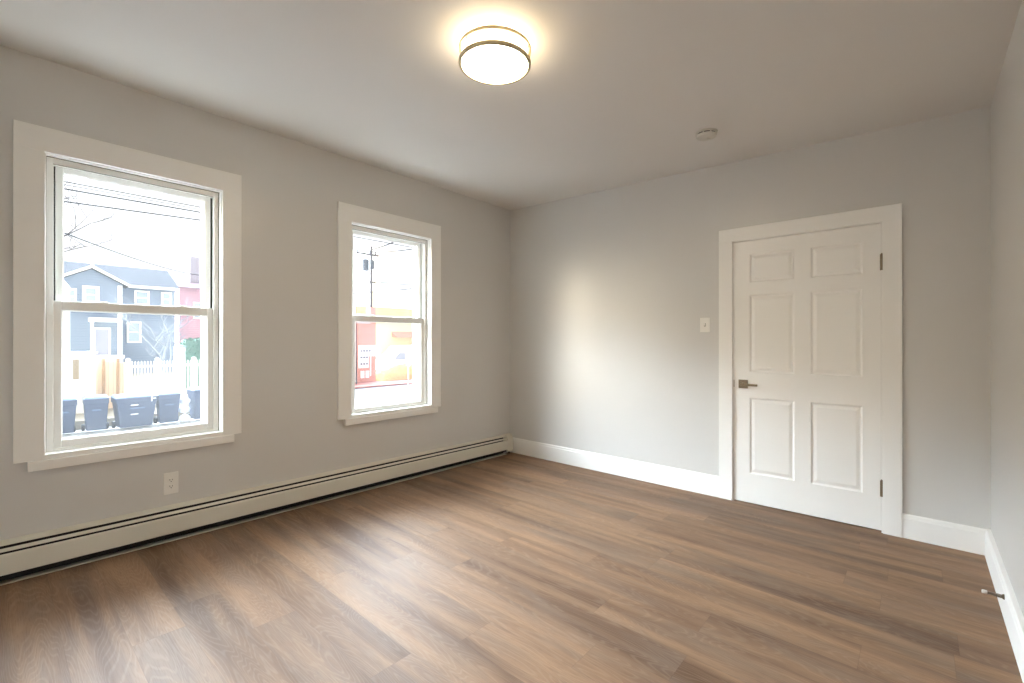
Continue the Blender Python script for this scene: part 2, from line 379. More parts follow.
def door_slab():
    bm = bmesh.new(); xa, xb, za, zb = 2.3597, 3.2665, .014, 2.040; yf, yb = -.001, .034
    cols = [(2.473, 2.772), (2.874, 3.170)]; rows = [(.242, .826), (1.025, 1.618), (1.716, 1.934)]
    xs = [xa, cols[0][0], cols[0][1], cols[1][0], cols[1][1], xb]; zs = [za]+[v for r_ in rows for v in r_]+[zb]
    for i in range(5):
        for j in range(7):
            if i in (1, 3) and j in (1, 3, 5): continue
            bm.faces.new([bm.verts.new(p) for p in ((xs[i], yf, zs[j]), (xs[i+1], yf, zs[j]), (xs[i+1], yf, zs[j+1]), (xs[i], yf, zs[j+1]))])
    for ca, cb in cols:
        for ra, rb in rows:
            # ovolo sticking, flat, raised bevel, field
            steps = [(0, 0), (.003, .003), (.009, .007), (.012, .0078), (.016, .0078), (.019, .007), (.034, .0030), (.036, .0024)]
            rr = [[bm.verts.new((x, yf+d, z)) for x, z in ((ca+s, ra+s), (cb-s, ra+s), (cb-s, rb-s), (ca+s, rb-s))] for s, d in steps]
            for A, B in zip(rr, rr[1:]):
                for k in range(4): bm.faces.new((A[k], A[(k+1)%4], B[(k+1)%4], B[k]))
            bm.faces.new(rr[-1])
    for P in (((xa,yf,za),(xa,yf,zb),(xa,yb,zb),(xa,yb,za)), ((xb,yf,za),(xb,yf,zb),(xb,yb,zb),(xb,yb,za)), ((xa,yf,za),(xb,yf,za),(xb,yb,za),(xa,yb,za)),
              ((xa,yf,zb),(xb,yf,zb),(xb,yb,zb),(xa,yb,zb)), ((xa,yb,za),(xb,yb,za),(xb,yb,zb),(xa,yb,zb))):
        bm.faces.new([bm.verts.new(p) for p in P])
    bmesh.ops.remove_doubles(bm, verts=bm.verts[:], dist=1e-5); return bm
obj('door_panel', door_slab(), M_trim, dr)
# lever handle on a square rosette
hx, hz = 2.428, .930
hd = obj('door_handle', box(hx-.033, hx+.033, -.009, -.001, hz-.033, hz+.033), M_nickel, dr, .0015, label='satin nickel lever handle')
bm = lathe(bmesh.new(), [(.011, -.048), (.011, -.009), (.016, -.008)], (hx, 0, hz), 24, 'y'); obj('spindle', bm, M_nickel, hd, smooth=True)
bm = box(hx-.012, hx+.112, -.058, -.046, hz-.010, hz+.006); obj('lever', bm, M_nickel, hd, .003)
obj('latch_plate', box(2.3535, 2.3625, -.004, -.0005, hz-.028, hz+.028), M_nickel, dr, .0005)
for hz_ in (1.782, .293):
    bm = lathe(bmesh.new(), [(.0095, -.052), (.0095, -.018), (.0084, -.0175), (.0084, -.0165), (.0095, -.016), (.0095, .016), (.0084, .0165), (.0084, .0175), (.0095, .018), (.0095, .052)], (3.2705, -.009, hz_), 16)
    h = obj('hinge', bm, M_nickel, dr, smooth=True)
    bm = lathe(bmesh.new(), [(.005, .052), (.006, .056), (.003, .060)], (3.2705, -.009, hz_), 12); obj('pin_tip', bm, M_nickel, h, smooth=True)

# ------------------------------------------------------------ baseboard heater
ht = thing('baseboard_heater', (.035, -2.3, 0), 'long cream metal baseboard radiator along the wall under both windows', 'heater')
def hz0(y): return .020+.0098*(-y)
def sweep(prof, y0, y1, n=12, closed=True, x_off=0):
    bm = bmesh.new(); rings = []
    for i in range(n+1):
        y = y0+(y1-y0)*i/n; rings.append([bm.verts.new((x, y, z+hz0(y))) for x, z in prof])
    k = len(prof)
    for A, B in zip(rings, rings[1:]):
        for i in range(k): bm.faces.new((A[i], A[(i+1)%k], B[(i+1)%k], B[i]))
    bm.faces.new(rings[0][::-1]); bm.faces.new(rings[-1]); return bm
HA, HB = -4.60, -.125
obj('back_panel', sweep([(.001, .0), (.003, .0), (.003, .203), (.040, .197), (.047, .190), (.049, .191), (.042, .200), (.003, .207), (.001, .207)], HA, HB), M_heat, ht)
obj('damper_strip', sweep([(.0505, .1765), (.0520, .1785), (.0645, .1655), (.063, .1635)], HA, HB), M_heat, ht)
obj('front_panel', sweep([(.0665, .1545), (.0705, .149), (.072, .142), (.072, .054), (.064, .049), (.064, .051), (.070, .056), (.070, .142), (.069, .147), (.065, .1525)], HA, HB), M_heat, ht)
obj('floor_tray', sweep([(.001, .0), (.056, .0), (.058, .006), (.056, .006), (.054, .002), (.001, .002)], HA, HB), M_heat, ht)
obj('heating_element', sweep([(.006, .030), (.056, .030), (.056, .120), (.006, .120)], HA, HB-.01), M_dark, ht, label='finned heating element behind the front panel, blackened for the shade inside')
obj('shade_liner', sweep([(.004, .003), (.0055, .003), (.0055, .19), (.004, .19)], HA, HB), M_dark, ht)  # black sheet added as the shade seen through the slots
bm = sweep([(.001, .028), (.074, .028), (.0745, .150), (.068, .178), (.050, .205), (.042, .210), (.001, .213)], -.127, -.034, 3)
obj('end_cap', bm, M_heat, ht, .004)
bm = sweep([(.001, .028), (.074, .028), (.0745, .150), (.068, .178), (.050, .205), (.042, .210), (.001, .213)], -4.63, -4.59, 2); obj('end_cap', bm, M_heat, ht, .004)
bm = bmesh.new(); tube(bm, [(.035, -.14, .07), (.035, -.075, .07), (.035, -.065, .06), (.035, -.065, fz(.03, -.06)-.002)], .009, 12); obj('pipe', bm, mat('copper_pipe', lin((88, 66, 50)), .5, metal=.7), ht, smooth=True)

# ------------------------------------------------------------ ceiling lamp
lx, ly = 1.925, -2.284; lz = cz(lx)
tilt = Matrix.Rotation(math.atan(.1004/W), 4, 'Y')
lp = thing('ceiling_lamp', (lx, ly, lz), 'round flush-mount ceiling lamp, lit drum diffuser between two nickel rings', 'lamp')
def lt(bm):    # local about the lamp's mount point, then leaned with the ceiling
    bmesh.ops.transform(bm, matrix=Matrix.Translation((lx, ly, lz)) @ tilt, verts=bm.verts[:]); return bm
obj('mounting_pan', lt(lathe(bmesh.new(), [(.0, 0), (.135, 0), (.135, -.012), (0, -.012)], seg=64)), M_plast, lp, smooth=True)
obj('diffuser', lt(lathe(bmesh.new(), [(0, -.100), (.158, -.100), (.157, -.103), (.10, -.105), (0, -.106)], seg=96)), M_diff, lp, smooth=True)
obj('side_band', lt(lathe(bmesh.new(), [(0, -.013), (.158, -.013), (.160, -.016), (.160, -.099), (0, -.099)], seg=96)), M_band, lp, smooth=True)
for z in (-.036, -.101):
    obj('metal_ring', lt(lathe(bmesh.new(), [(.1600, z-.009), (.1715, z-.009), (.173, z-.007), (.173, z+.006), (.1715, z+.008), (.1610, z+.008), (.1600, z-.009)], seg=96)), M_ring, lp, smooth=True)
for k in range(3):
    a = 2*PI*k/3+2.5; cx_, cy_ = .1665*math.cos(a), .1665*math.sin(a)
    obj('ring_post', lt(lathe(bmesh.new(), [(.003, -.095), (.003, -.028)], (cx_, cy_, 0), 10)), M_ring, lp, smooth=True)

M_det = mat('detector_plastic', lin((214, 210, 200)), .45)
# ------------------------------------------------------------ smoke detector
sx_, sy_ = 2.372, -.672; sz = cz(sx_)
sd = thing('smoke_detector', (sx_, sy_, sz), 'small round white smoke detector on the ceiling near the door wall', 'smoke detector')
def st(bm):
    bmesh.ops.transform(bm, matrix=Matrix.Translation((sx_, sy_, sz)) @ tilt, verts=bm.verts[:]); return bm
obj('base', st(lathe(bmesh.new(), [(0, 0), (.070, 0), (.070, -.010), (.064, -.012), (0, -.012)], seg=48)), M_det, sd, smooth=True)
obj('vent_ring', st(lathe(bmesh.new(), [(.0, -.012), (.058, -.012), (.058, -.020), (0, -.020)], seg=48)), M_slot, sd, smooth=True, label='dark vent gap')
hous = obj('housing', st(lathe(bmesh.new(), [(0, -.0195), (.064, -.0195), (.065, -.024), (.060, -.034), (.045, -.040), (0, -.042)], seg=48)), M_det, sd, smooth=True)
obj('test_button', st(lathe(bmesh.new(), [(0, -.041), (.011, -.041), (.010, -.0445), (0, -.045)], (.012, .008, 0), 24)), M_det, hous, smooth=True)
for k in range(8):
    a = 2*PI*k/8
    bm = box(.057, .063, -.0035, .0035, -.0205, -.0115); bmesh.ops.rotate(bm, cent=(0,0,0), matrix=Matrix.Rotation(a, 3, 'Z'), verts=bm.verts[:]); obj('vent_rib', st(bm), M_det, sd)

# ------------------------------------------------------------ light switch
swx, swz = 2.138, 1.398
sw = thing('light_switch', (swx, 0, swz-.06), 'white toggle light switch on the wall left of the door', 'light switch')
pl = obj('wall_plate', box(swx-.040, swx+.040, -.0055, 0, swz-.060, swz+.060), M_plast, sw, .003)
bm = hexa(bmesh.new(), [(swx-.005,-.005,swz-.010),(swx+.005,-.005,swz-.010),(swx+.005,-.005,swz+.010),(swx-.005,-.005,swz+.010),(swx-.004,-.015,swz+.002),(swx+.004,-.015,swz+.002),(swx+.004,-.013,swz+.012),(swx-.004,-.013,swz+.012)])
obj('toggle', bm, M_plast, sw, .001)
obj('toggle_recess', box(swx-.0065, swx+.0065, -.006, -.005, swz-.0125, swz+.0125), M_caulk, pl)
for s in (-1, 1): obj('screw', lathe(bmesh.new(), [(0, -.0065), (.0028, -.0064), (.003, -.0055)], (swx, 0, swz+s*.030), 12, 'y'), M_plast, pl, smooth=True)

# ------------------------------------------------------------ wall outlet
oy, ozc = -3.150, .390
ou = thing('wall_outlet', (0, oy, ozc-.062), 'white duplex outlet on the wall below the larger near window', 'outlet')
pl = obj('wall_plate', box(0, .0055, oy-.038, oy+.038, ozc-.066, ozc+.066), M_plast, ou, .003)
for s in (-1, 1):
    c = ozc+s*.0195
    pts = [(.005, oy+.0165*math.cos(a)*1.0, c+max(-.0125, min(.0125, .0165*math.sin(a)))) for a in [2*PI*i/28 for i in range(28)]]
    rc = obj('socket', extr(bmesh.new(), pts, (.003, 0, 0)), M_plast, ou)
    for yy, h in ((-.0065, .0042), (.0065, .0034)): obj('slot', box(.0078, .0084, oy+yy-.0012, oy+yy+.0012, c+.003-h, c+.003+h), M_slot, rc)
    obj('ground_hole', lathe(bmesh.new(), [(0, .0084), (.0026, .0084), (.0026, .0078)], (0, oy, c-.0075), 12, 'x'), M_slot, rc)
obj('screw', lathe(bmesh.new(), [(0, .0068), (.0028, .0064), (.003, .0055)], (0, oy, ozc), 12, 'x'), M_plast, pl, smooth=True)

# ------------------------------------------------------------ door stop on the right baseboard
dsx, dsy, dsz = rx(-.85)-.027, -.868, .110
ds = thing('door_stop', (dsx, dsy, dsz), 'spring door stop with white tip on the right wall baseboard', 'door stop')
obj('mount', lathe(bmesh.new(), [(0, 0), (.012, 0), (.011, -.005), (.006, -.009), (0, -.009)], (dsx, dsy, dsz), 20, 'x'), M_nickel, ds, smooth=True)
bm = bmesh.new(); pts = []
for i in range(241):
    u_ = i/240; rr_ = .0075-.002*u_; a = 2*PI*20*u_; pts.append((dsx-.006-.050*u_, dsy+rr_*math.cos(a), dsz+rr_*math.sin(a)+.002*u_))
tube(bm, pts, .0011, 6); obj('spring', bm, M_nickel, ds, smooth=True)
obj('rubber_tip', lathe(bmesh.new(), [(0, -.054), (.0070, -.054), (.0082, -.057), (.0082, -.069), (.006, -.072), (0, -.072)], (dsx, dsy, dsz+.002), 20, 'x'), M_rubber, ds, smooth=True)

# ============================================================ OUTSIDE
G = -1.7
M_asph = mat('asphalt', lin((98, 98, 106)), .9, noise=.15, nscale=1.5)
M_walk = mat('concrete_walk', lin((180, 180, 178)), .9, noise=.06, nscale=2)
M_brickw = mat('brick_walk', lin((150, 92, 84)), .9, noise=.2, nscale=6)
M_yard = mat('pale_ground', lin((150, 142, 126)), .95, noise=.12, nscale=3)
def slab(name, x0, x1, y0, y1, za, zb, m):     # za at x0, zb at x1
    bm = hexa(bmesh.new(), [(x0,y0,-3),(x1,y0,-3),(x1,y1,-3),(x0,y1,-3),(x0,y0,za),(x1,y0,zb),(x1,y1,zb),(x0,y1,za)])
    return struct(obj(name, bm, m))
slab('street', -14.2, -2.6, -45, 11.2, G, G, M_asph)
slab('street', -23.0, -2.6, 11.2, 60, G, G, M_asph)
slab('sidewalk', -2.6, -.2, -45, 60, G+.1, G+.1, M_walk)
slab('sidewalk', -17.6, -14.2, -45, 11.2, G+.02, G+.12, M_walk)
slab('yard', -60, -17.6, -45, 7.6, -.2, G+.3, M_yard)
slab('sidewalk', -27.5, -23.0, 7.6, 60, G+.12, G+.10, M_brickw)
slab('street', -23.0, -17.6, 7.6, 11.2, G, G, M_asph)
slab('yard', -60, -27.5, 7.6, 60, -1.0, G+.14, M_yard)
def yz(x): return -.2+(G+.3+.2)*(x+60)/(42.4)      # yard height

# --- trash bins
M_bin = mat('bin_plastic', lin((88, 98, 116)), .5, noise=.05, nscale=4)
M_binl = mat('bin_lid', lin((110, 126, 150)), .45)
M_mark = mat('white_marking', lin((240, 240, 240)), .6)
M_whl = mat('wheel_rubber', lin((50, 50, 54)), .7)
def trash_bin(loc, rz, w_, h_, label, d_=.62, mark=None, lidopen=0):
    t = thing('trash_bin', loc, label, 'trash bin', 'trash bins along the far curb')
    def loc_obj(name, bm, m, parent=t, **k):
        bmesh.ops.transform(bm, matrix=Matrix.Translation(loc) @ Matrix.Rotation(rz, 4, 'Z'), verts=bm.verts[:]); return obj(name, bm, m, parent, **k)
    a, b = w_/2*.80, w_/2
    bm = hexa(bmesh.new(), [(-d_*.36,-a,.06),(d_*.36,-a,.06),(d_*.36,a,.06),(-d_*.36,a,.06),(-d_/2,-b*.96,h_*.80),(d_/2,-b*.96,h_*.80),(d_/2,b*.96,h_*.80),(-d_/2,b*.96,h_*.80)])
    body = loc_obj('body', bm, M_bin, bevel=.03)
    loc_obj('rim', box(-d_/2-.02, d_/2+.02, -b, b, h_*.78, h_*.93), M_bin, bevel=.015)
    bm = hexa(bmesh.new(), [(-d_/2-.03,-b-.02,h_*.93),(d_/2+.04,-b-.02,h_*.93),(d_/2+.04,b+.02,h_*.93),(-d_/2-.03,b+.02,h_*.93),(-d_/2,-b+.05,h_),(d_/2-.06,-b+.05,h_*.98),(d_/2-.06,b-.05,h_*.98),(-d_/2,b-.05,h_)])
    loc_obj('lid', bm, M_binl, bevel=.012)
    loc_obj('grab_bar', box(d_/2-.02, d_/2+.03, -a*.45, a*.45, h_*.60, h_*.64), M_binl, body)
    for s in (-1, 1): loc_obj('wheel', lathe(bmesh.new(), [(0, -.04), (.11, -.04), (.12, 0), (.11, .04), (0, .04)], (-d_*.40, s*(a+.05), .12), 20, 'y'), M_whl, smooth=True)
    if mark: 
        for (y_, z_, w2, h2) in mark: loc_obj('marking', box(d_/2+.021, d_/2+.026, y_-w2/2, y_+w2/2, z_-h2/2, z_+h2/2), M_mark, label='white marking')
    return t
bz = G+.06
trash_bin((-16.5, -2.42, bz), .06, .62, 1.17, 'grey-blue trash bin half hidden by the left edge of the near window')
trash_bin((-16.5, -1.63, bz), -.05, .60, 1.16, 'grey-blue trash bin in front of the tan board fence, second from left')
# the wide one carries a white F-like mark on its upper right
trash_bin((-16.45, -.66, bz), .04, 1.08, 1.12, 'widest grey-blue trash bin with a white mark on its upper right corner', d_=.8,
          mark=[(.38, .98, .035, .20), (.45, 1.06, .16, .035), (.44, .98, .12, .03), (-.08, .80, .20, .035), (-.08, .50, .20, .03)])
trash_bin((-16.5, .27, bz), -.04, .64, 1.13, 'grey-blue trash bin between the widest bin and the white bags')
trash_bin((-16.6, 1.28, bz), .1, .62, 1.20, 'grey-blue trash bin at the right edge of the near window, right of the bags')
# --- white bags between the bins
M_bag = mat('white_bag', lin((232, 236, 240)), .35, bump=.8, bscale=14)
def bag(x, y, z, s, label, seed):
    bm = bmesh.new(); bmesh.ops.create_uvsphere(bm, u_segments=24, v_segments=16, radius=s)
    rnd = random.Random(seed); ph = [rnd.random()*6 for _ in range(4)]
    for v in bm.verts:
        a = math.atan2(v.co.y, v.co.x); k = 1+.08*math.sin(5*a+ph[0])+.05*math.sin(9*a+ph[1]+v.co.z*9)
        zz = v.co.z/s; k *= 1 if zz < .3 else max(.12, 1-(zz-.3)*1.15); v.co.x *= k; v.co.y *= k; v.co.z = max(v.co.z*1.1, -.72*s)
    bmesh.ops.translate(bm, verts=bm.verts[:], vec=(x, y, z+.72*s))
    return tag(obj('trash_bag', bm, M_bag, smooth=True), label, 'bag')
bag(-16.50, .775, bz, .175, 'white trash bag on the sidewalk between two bins, lowest of the stack', 1)
bag(-16.52, .770, bz+.33, .165, 'middle white trash bag of the stack between two bins', 2)
bag(-16.49, .780, bz+.645, .160, 'topmost white trash bag of the stack between two bins', 5)

# --- white picket fence and tan board fence
M_pick = mat('white_fence_paint', lin((244, 242, 236)), .6)
M_tan = striped('tan_boards', lin((232, 208, 178)), lin((190, 156, 124)), 1, .14, .07)
fx_ = -20.0; fb_ = yz(fx_); FT = .49
fe = thing('picket_fence', (fx_, 3.2, fb_), 'white picket fence in front of the blue-grey house yard', 'fence')
posts = [-.28, .66, 1.93, 3.2, 4.47, 5.74, 7.01]
for p_ in posts:
    po = obj('fence_post', box(fx_-.07, fx_+.07, p_-.07, p_+.07, fb_, FT+.06), M_pick, fe)
    obj('post_cap', hexa(bmesh.new(), [(fx_-.09,p_-.09,FT+.06),(fx_+.09,p_-.09,FT+.06),(fx_+.09,p_+.09,FT+.06),(fx_-.09,p_+.09,FT+.06),(fx_-.02,p_-.02,FT+.12),(fx_+.02,p_-.02,FT+.12),(fx_+.02,p_+.02,FT+.12),(fx_-.02,p_+.02,FT+.12)]), M_pick, po)
for i in range(len(posts)-1):
    a, b = posts[i]+.07, posts[i+1]-.07
    for zr in (fb_+.30, FT-.22): obj('rail', box(fx_-.04, fx_-.01, a, b, zr-.045, zr+.045), M_pick, fe)
    n = int((b-a)/.098)
    for k in range(n):
        yc = a+(k+.5)*(b-a)/n
        obj('picket', extr(bmesh.new(), [(fx_-.01, yc-.025, fb_+.05), (fx_-.01, yc+.025, fb_+.05), (fx_-.01, yc+.025, FT-.04), (fx_-.01, yc, FT), (fx_-.01, yc-.025, FT-.04)], (.02, 0, 0)), M_pick, fe)
bf = thing('board_fence', (fx_-.1, -1.0, fb_), 'tan vertical board fence left of the white picket fence', 'fence')
for ya, yb, zt in ((-1.72, -1.02, .56), (-.98, -.60, .50), (-.56, -.36, .44)):
    obj('board_panel', box(fx_-.13, fx_-.09, ya, yb, fb_, zt), M_tan, bf)
for ya in (-1.74, -1.00, -.58): obj('fence_post', box(fx_-.10, fx_-.02, ya-.04, ya+.04, fb_, .60), mat('brown_post', lin((176, 140, 104)), .7), bf)

# --- cream clapboard building at the left edge of the view
M_cream = striped('cream_clapboard', lin((244, 236, 214)), lin((206, 196, 172)), 2, .14, .10)
cb = thing('clapboard_house', (-22, -5.5, yz(-20)-.1), 'cream clapboard building at the left edge of the near window', 'building')
obj('wall', box(-25, -20.1, -9, -1.98, -1.4, 3.15), M_cream, cb)
obj('roof', extr(bmesh.new(), [(-25.4, -9.2, 3.15), (-19.8, -9.2, 3.15), (-22.5, -9.2, 3.75)], (0, 7.3, 0)), mat('cream_roof', lin((190, 176, 160)), .8), cb)
obj('corner_trim', box(-20.12, -20.04, -2.08, -1.94, -1.4, 3.15), M_pick, cb)
wd = obj('window', box(-20.1, -20.03, -3.7, -2.8, .9, 2.3), M_pick, cb); M_pane = mat('far_glass', lin((150, 164, 184)), .15)
obj('pane', box(-20.04, -20.02, -3.62, -2.88, .98, 2.22), M_pane, wd)
wl = thing('garden_wall', (-19.2, -2.2, fb_), 'low cream wall with a small dark opening left of the tan fence', 'wall')
obj('wall_block', box(-19.9, -19.4, -3.2, -1.3, fb_-.1, .82), mat('cream_render', lin((246, 240, 226)), .8), wl)
obj('coping', box(-19.95, -19.33, -3.25, -1.25, .82, .90), M_pick, wl)
obj('opening', box(-19.41, -19.385, -1.92, -1.76, -.1, .62), mat('opening_shade', lin((170, 152, 124)), .8), wl)

# --- blue-grey house
M_blue = striped('blue_clapboard', lin((122, 134, 154)), lin((100, 112, 132)), 2, .16, .12)
M_roofb = mat('slate_roof', lin((52, 56, 66)), .85, noise=.15, nscale=3)
hz_ = yz(-36)-.1
bh = thing('blue_house', (-38, 1.5, hz_), 'blue-grey clapboard house with white trimmed front gable and portico', 'house')
obj('wall', box(-42, -36, -4.5, 4.75, hz_-.3, 4.95), M_blue, bh)
obj('front_bay', extr(bmesh.new(), [(-35, -1.28, hz_-.3), (-35, 1.75, hz_-.3), (-35, 1.75, 4.95), (-35, .25, 5.78), (-35, -1.28, 4.95)], (-1.2, 0, 0)), M_blue, bh)
obj('roof', extr(bmesh.new(), [(-35.7, -4.8, 4.93), (-42.3, -4.8, 4.93), (-42.3, -4.8, 5.05), (-39, -4.8, 6.62), (-35.7, -4.8, 5.05)], (0, 9.75, 0)), M_roofb, bh)
obj('gable_roof', extr(bmesh.new(), [(-34.7, -1.62, 4.80), (-34.7, .25, 5.84), (-34.7, 2.02, 4.80), (-34.7, 2.02, 4.94), (-34.7, .25, 5.98), (-34.7, -1.62, 4.94)], (-3.6, 0, 0)), M_roofb, bh)
for s, yb in ((-1, -1.66), (1, 2.06)):
    obj('rake_board', extr(bmesh.new(), [(-34.68, .25, 5.82), (-34.68, yb, 4.78), (-34.68, yb, 4.95), (-34.68, .25, 6.00)], (.06, 0, 0)), M_pick, bh)
obj('corner_board', box(-35.0, -34.93, 1.50, 1.72, hz_-.2, 4.86), M_pick, bh); obj('corner_board', box(-35.0, -34.93, -1.28, -1.12, hz_-.2, 4.86), M_pick, bh)
obj('finial', box(-34.7, -34.6, .18, .32, 5.95, 6.22), M_pick, bh)
obj('eave_board', box(-35.75, -35.66, 2.0, 4.95, 4.86, 5.04), M_pick, bh)
def far_window(x, ya, yb, za, zb, parent, bars=True, fr=.10, m=M_pick):
    wq = obj('window', ring(x, x+.10, ya, yb, za, zb, fr, fr, fr, fr), m, parent)
    if bars: obj('sash_bar', box(x+.02, x+.08, ya+fr, yb-fr, (za+zb)/2-.04, (za+zb)/2+.04), m, wq)
    obj('pane', box(x+.005, x+.03, ya+fr, yb-fr, za+fr, zb-fr), M_pane, wq); return wq
far_window(-35.0, -.17, .62, 3.62, 4.72, bh, fr=.16)
far_window(-35.0, -1.05, -.42, 3.5, 4.5, bh)
far_window(-36.0, 2.10, 2.86, 1.20, 2.62, bh)
far_window(-36.0, 2.50, 3.30, 3.75, 4.72, bh)
far_window(-36.0, 3.95, 4.55, 3.75, 4.72, bh)
pt = obj('portico', box(-35.0, -34.1, .10, 1.60, 2.50, 2.74), M_pick, bh)
for y_ in (.12, 1.46): obj('portico_post', box(-34.25, -34.11, y_, y_+.14, .42, 2.5), M_pick, pt)
obj('porch_floor', box(-35, -34.0, -.1, 1.7, .22, .42), M_pick, bh)
obj('porch_base', box(-35, -34.02, -.05, 1.65, hz_-.2, .22), mat('porch_base', lin((170, 176, 188)), .8), bh)
dd = obj('front_door', box(-35.0, -34.96, .42, 1.05, .42, 2.05), mat('grey_door', lin((150, 150, 168)), .5), bh)
obj('door_frame', ring(-35.0, -34.92, .34, 1.16, .42, 2.15, .08, .10, .02, .10), M_pick, bh)

# --- pink house with chimney, right of the blue one
M_pinkh = striped('rose_clapboard', lin((190, 150, 162)), lin((160, 122, 136)), 2, .16, .10)
ph_ = thing('rose_house', (-45, 9, yz(-42)-.2), 'rose pink house with a tall chimney right of the blue-grey house', 'house')
obj('wall', box(-50, -42, 6.35, 13.5, -1.2, 5.8), M_pinkh, ph_)
obj('roof', extr(bmesh.new(), [(-41.6, 6.2, 5.75), (-50.4, 6.2, 5.75), (-46, 6.4, 7.3)], (0, 7.4, 0)), mat('rose_roof', lin((110, 86, 96)), .85), ph_)
obj('chimney', box(-44.2, -43.4, 7.45, 8.1, 5.9, 8.6), mat('chimney_brick', lin((150, 142, 152)), .8, noise=.1, nscale=8), ph_)
far_window(-42.0, 7.3, 8.1, 3.2, 4.6, ph_)

# --- bare trees
M_bark = mat('pale_bark', lin((132, 138, 148)), .9, noise=.2, nscale=6)
M_bark2 = mat('dark_bark', lin((72, 66, 64)), .9, noise=.2, nscale=6)
def bare_tree(name, base, h, r0, m, label, seed, lean=(0, 0, 1), depth=5, spread=.6):
    rnd = random.Random(seed); bm = bmesh.new()
    def grow(p, d, L_, r, k):
        pts = [p]; q = Vector(p); dd_ = Vector(d)
        for i in range(4):
            dd_ = (dd_+Vector((rnd.uniform(-1, 1), rnd.uniform(-1, 1), rnd.uniform(-.3, .7)))*.13).normalized(); q = q+dd_*L_/4; pts.append(q.copy())
        tube(bm, pts, r, 6 if k > 2 else 4, r*.62)
        if k <= 0: return
        for j in range(3 if k > 1 else 4):
            s_ = Vector((rnd.uniform(-1, 1), rnd.uniform(-1, 1), rnd.uniform(-.1, .6))).normalized()
            grow(pts[-1] if j < 2 else pts[2], (dd_*(1-spread)+s_*spread).normalized(), L_*rnd.uniform(.62, .82), r*.58, k-1)
    grow(Vector(base), Vector(lean).normalized(), h*.34, r0, depth)
    return tag(obj(name, bm, m), label, 'tree')
bare_tree('bare_tree', (-24.5, 1.55, yz(-24.5)-.1), 5.2, .10, M_bark, 'bare pale tree in the yard in front of the blue-grey house', 5)
bare_tree('bare_tree', (-28.0, -2.75, yz(-28)-.1), 13.5, .15, M_bark2, 'tall bare tree whose branches reach in at the left of the near window', 9, lean=(0, .10, 1))
# --- hedge, box
def hedge(x0, x1, y0, y1, z0, z1, label):
    bm = bmesh.new(); rnd = random.Random(7)
    for i in range(2600):
        p = Vector((rnd.uniform(x0, x1), rnd.uniform(y0, y1), rnd.uniform(z0, z1)))
        a = Vector((rnd.uniform(-1,1), rnd.uniform(-1,1), rnd.uniform(-1,1))).normalized()*.09; b = a.cross(Vector((rnd.uniform(-1,1), rnd.uniform(-1,1), rnd.uniform(-1,1)))).normalized()*.05
        bm.faces.new([bm.verts.new(p+v) for v in (a, b, -a, -b)])
    bx(bm, x0+.08, x1-.08, y0+.08, y1-.08, z0, z1-.1)
    return tag(obj('hedge', bm, mat('hedge_leaves', lin((84, 116, 104)), .8, noise=.3, nscale=5)), label, 'hedge')
hedge(-26, -25, 2.75, 5.2, yz(-25)-.05, 1.45, 'dark green hedge behind the right part of the picket fence')
ub_ = thing('utility_box', (-24, 2.3, yz(-24)), 'pale utility cabinet standing between the bare tree and the hedge', 'cabinet')
obj('body', box(-24.2, -23.8, 2.12, 2.50, yz(-24)-.1, .98), M_mark, ub_, .02); obj('lid', box(-24.25, -23.75, 2.08, 2.54, .98, 1.04), M_binl, ub_)

# --- brick building with meters, seen through the far window
M_brick = bpy.data.materials.new('red_brick'); M_brick.use_nodes = True
n_ = M_brick.node_tree; bt = n_.nodes.new('ShaderNodeTexBrick'); bt.inputs['Color1'].default_value = lin((214, 136, 122)); bt.inputs['Color2'].default_value = lin((200, 120, 106))
bt.inputs['Mortar'].default_value = lin((222, 184, 170)); bt.inputs['Scale'].default_value = 1; bt.inputs['Brick Width'].default_value = .24; bt.inputs['Row Height'].default_value = .08; bt.inputs['Mortar Size'].default_value = .012
tt = n_.nodes.new('ShaderNodeTexCoord'); mp = n_.nodes.new('ShaderNodeSeparateXYZ'); cm = n_.nodes.new('ShaderNodeCombineXYZ'); ad = n_.nodes.new('ShaderNodeMath')
n_.links.new(tt.outputs['Object'], mp.inputs[0]); n_.links.new(mp.outputs[0], ad.inputs[0]); n_.links.new(mp.outputs[1], ad.inputs[1])
n_.links.new(ad.outputs[0], cm.inputs[0]); n_.links.new(mp.outputs[2], cm.inputs[1]); n_.links.new(cm.outputs[0], bt.inputs['Vector']); n_.links.new(bt.outputs[0], n_.nodes['Principled BSDF'].inputs['Base Color'])
n_.nodes['Principled BSDF'].inputs['Roughness'].default_value = .85
bb = thing('brick_building', (-29, 13.9, G+.1), 'low red brick building behind the electric meters across the street', 'building')
obj('wall', box(-32, -26, 13.22, 14.60, G, 2.55), M_brick, bb)
obj('upper_wall', box(-32, -26.02, 13.22, 14.25, 2.55, 3.25), mat('faded_rose_wall', lin((232, 206, 206)), .8), bb)
obj('chimney', box(-26.6, -26.0, 14.18, 14.60, 2.55, 3.75), M_brick, bb)
mb_ = thing('meter_panel', (-25.8, 13.5, -.9), 'white board with rows of round electric meters on the red brick wall', 'meter panel')
obj('backboard', box(-25.98, -25.92, 13.20, 14.55, .22, 1.02), mat('meter_board', lin((240, 240, 238)), .7), mb_)
obj('backboard', box(-25.98, -25.92, 13.20, 13.98, -.60, .22), mat('meter_board_low', lin((240, 240, 238)), .7), mb_)
M_meter = mat('meter_glass', lin((120, 126, 140)), .3)
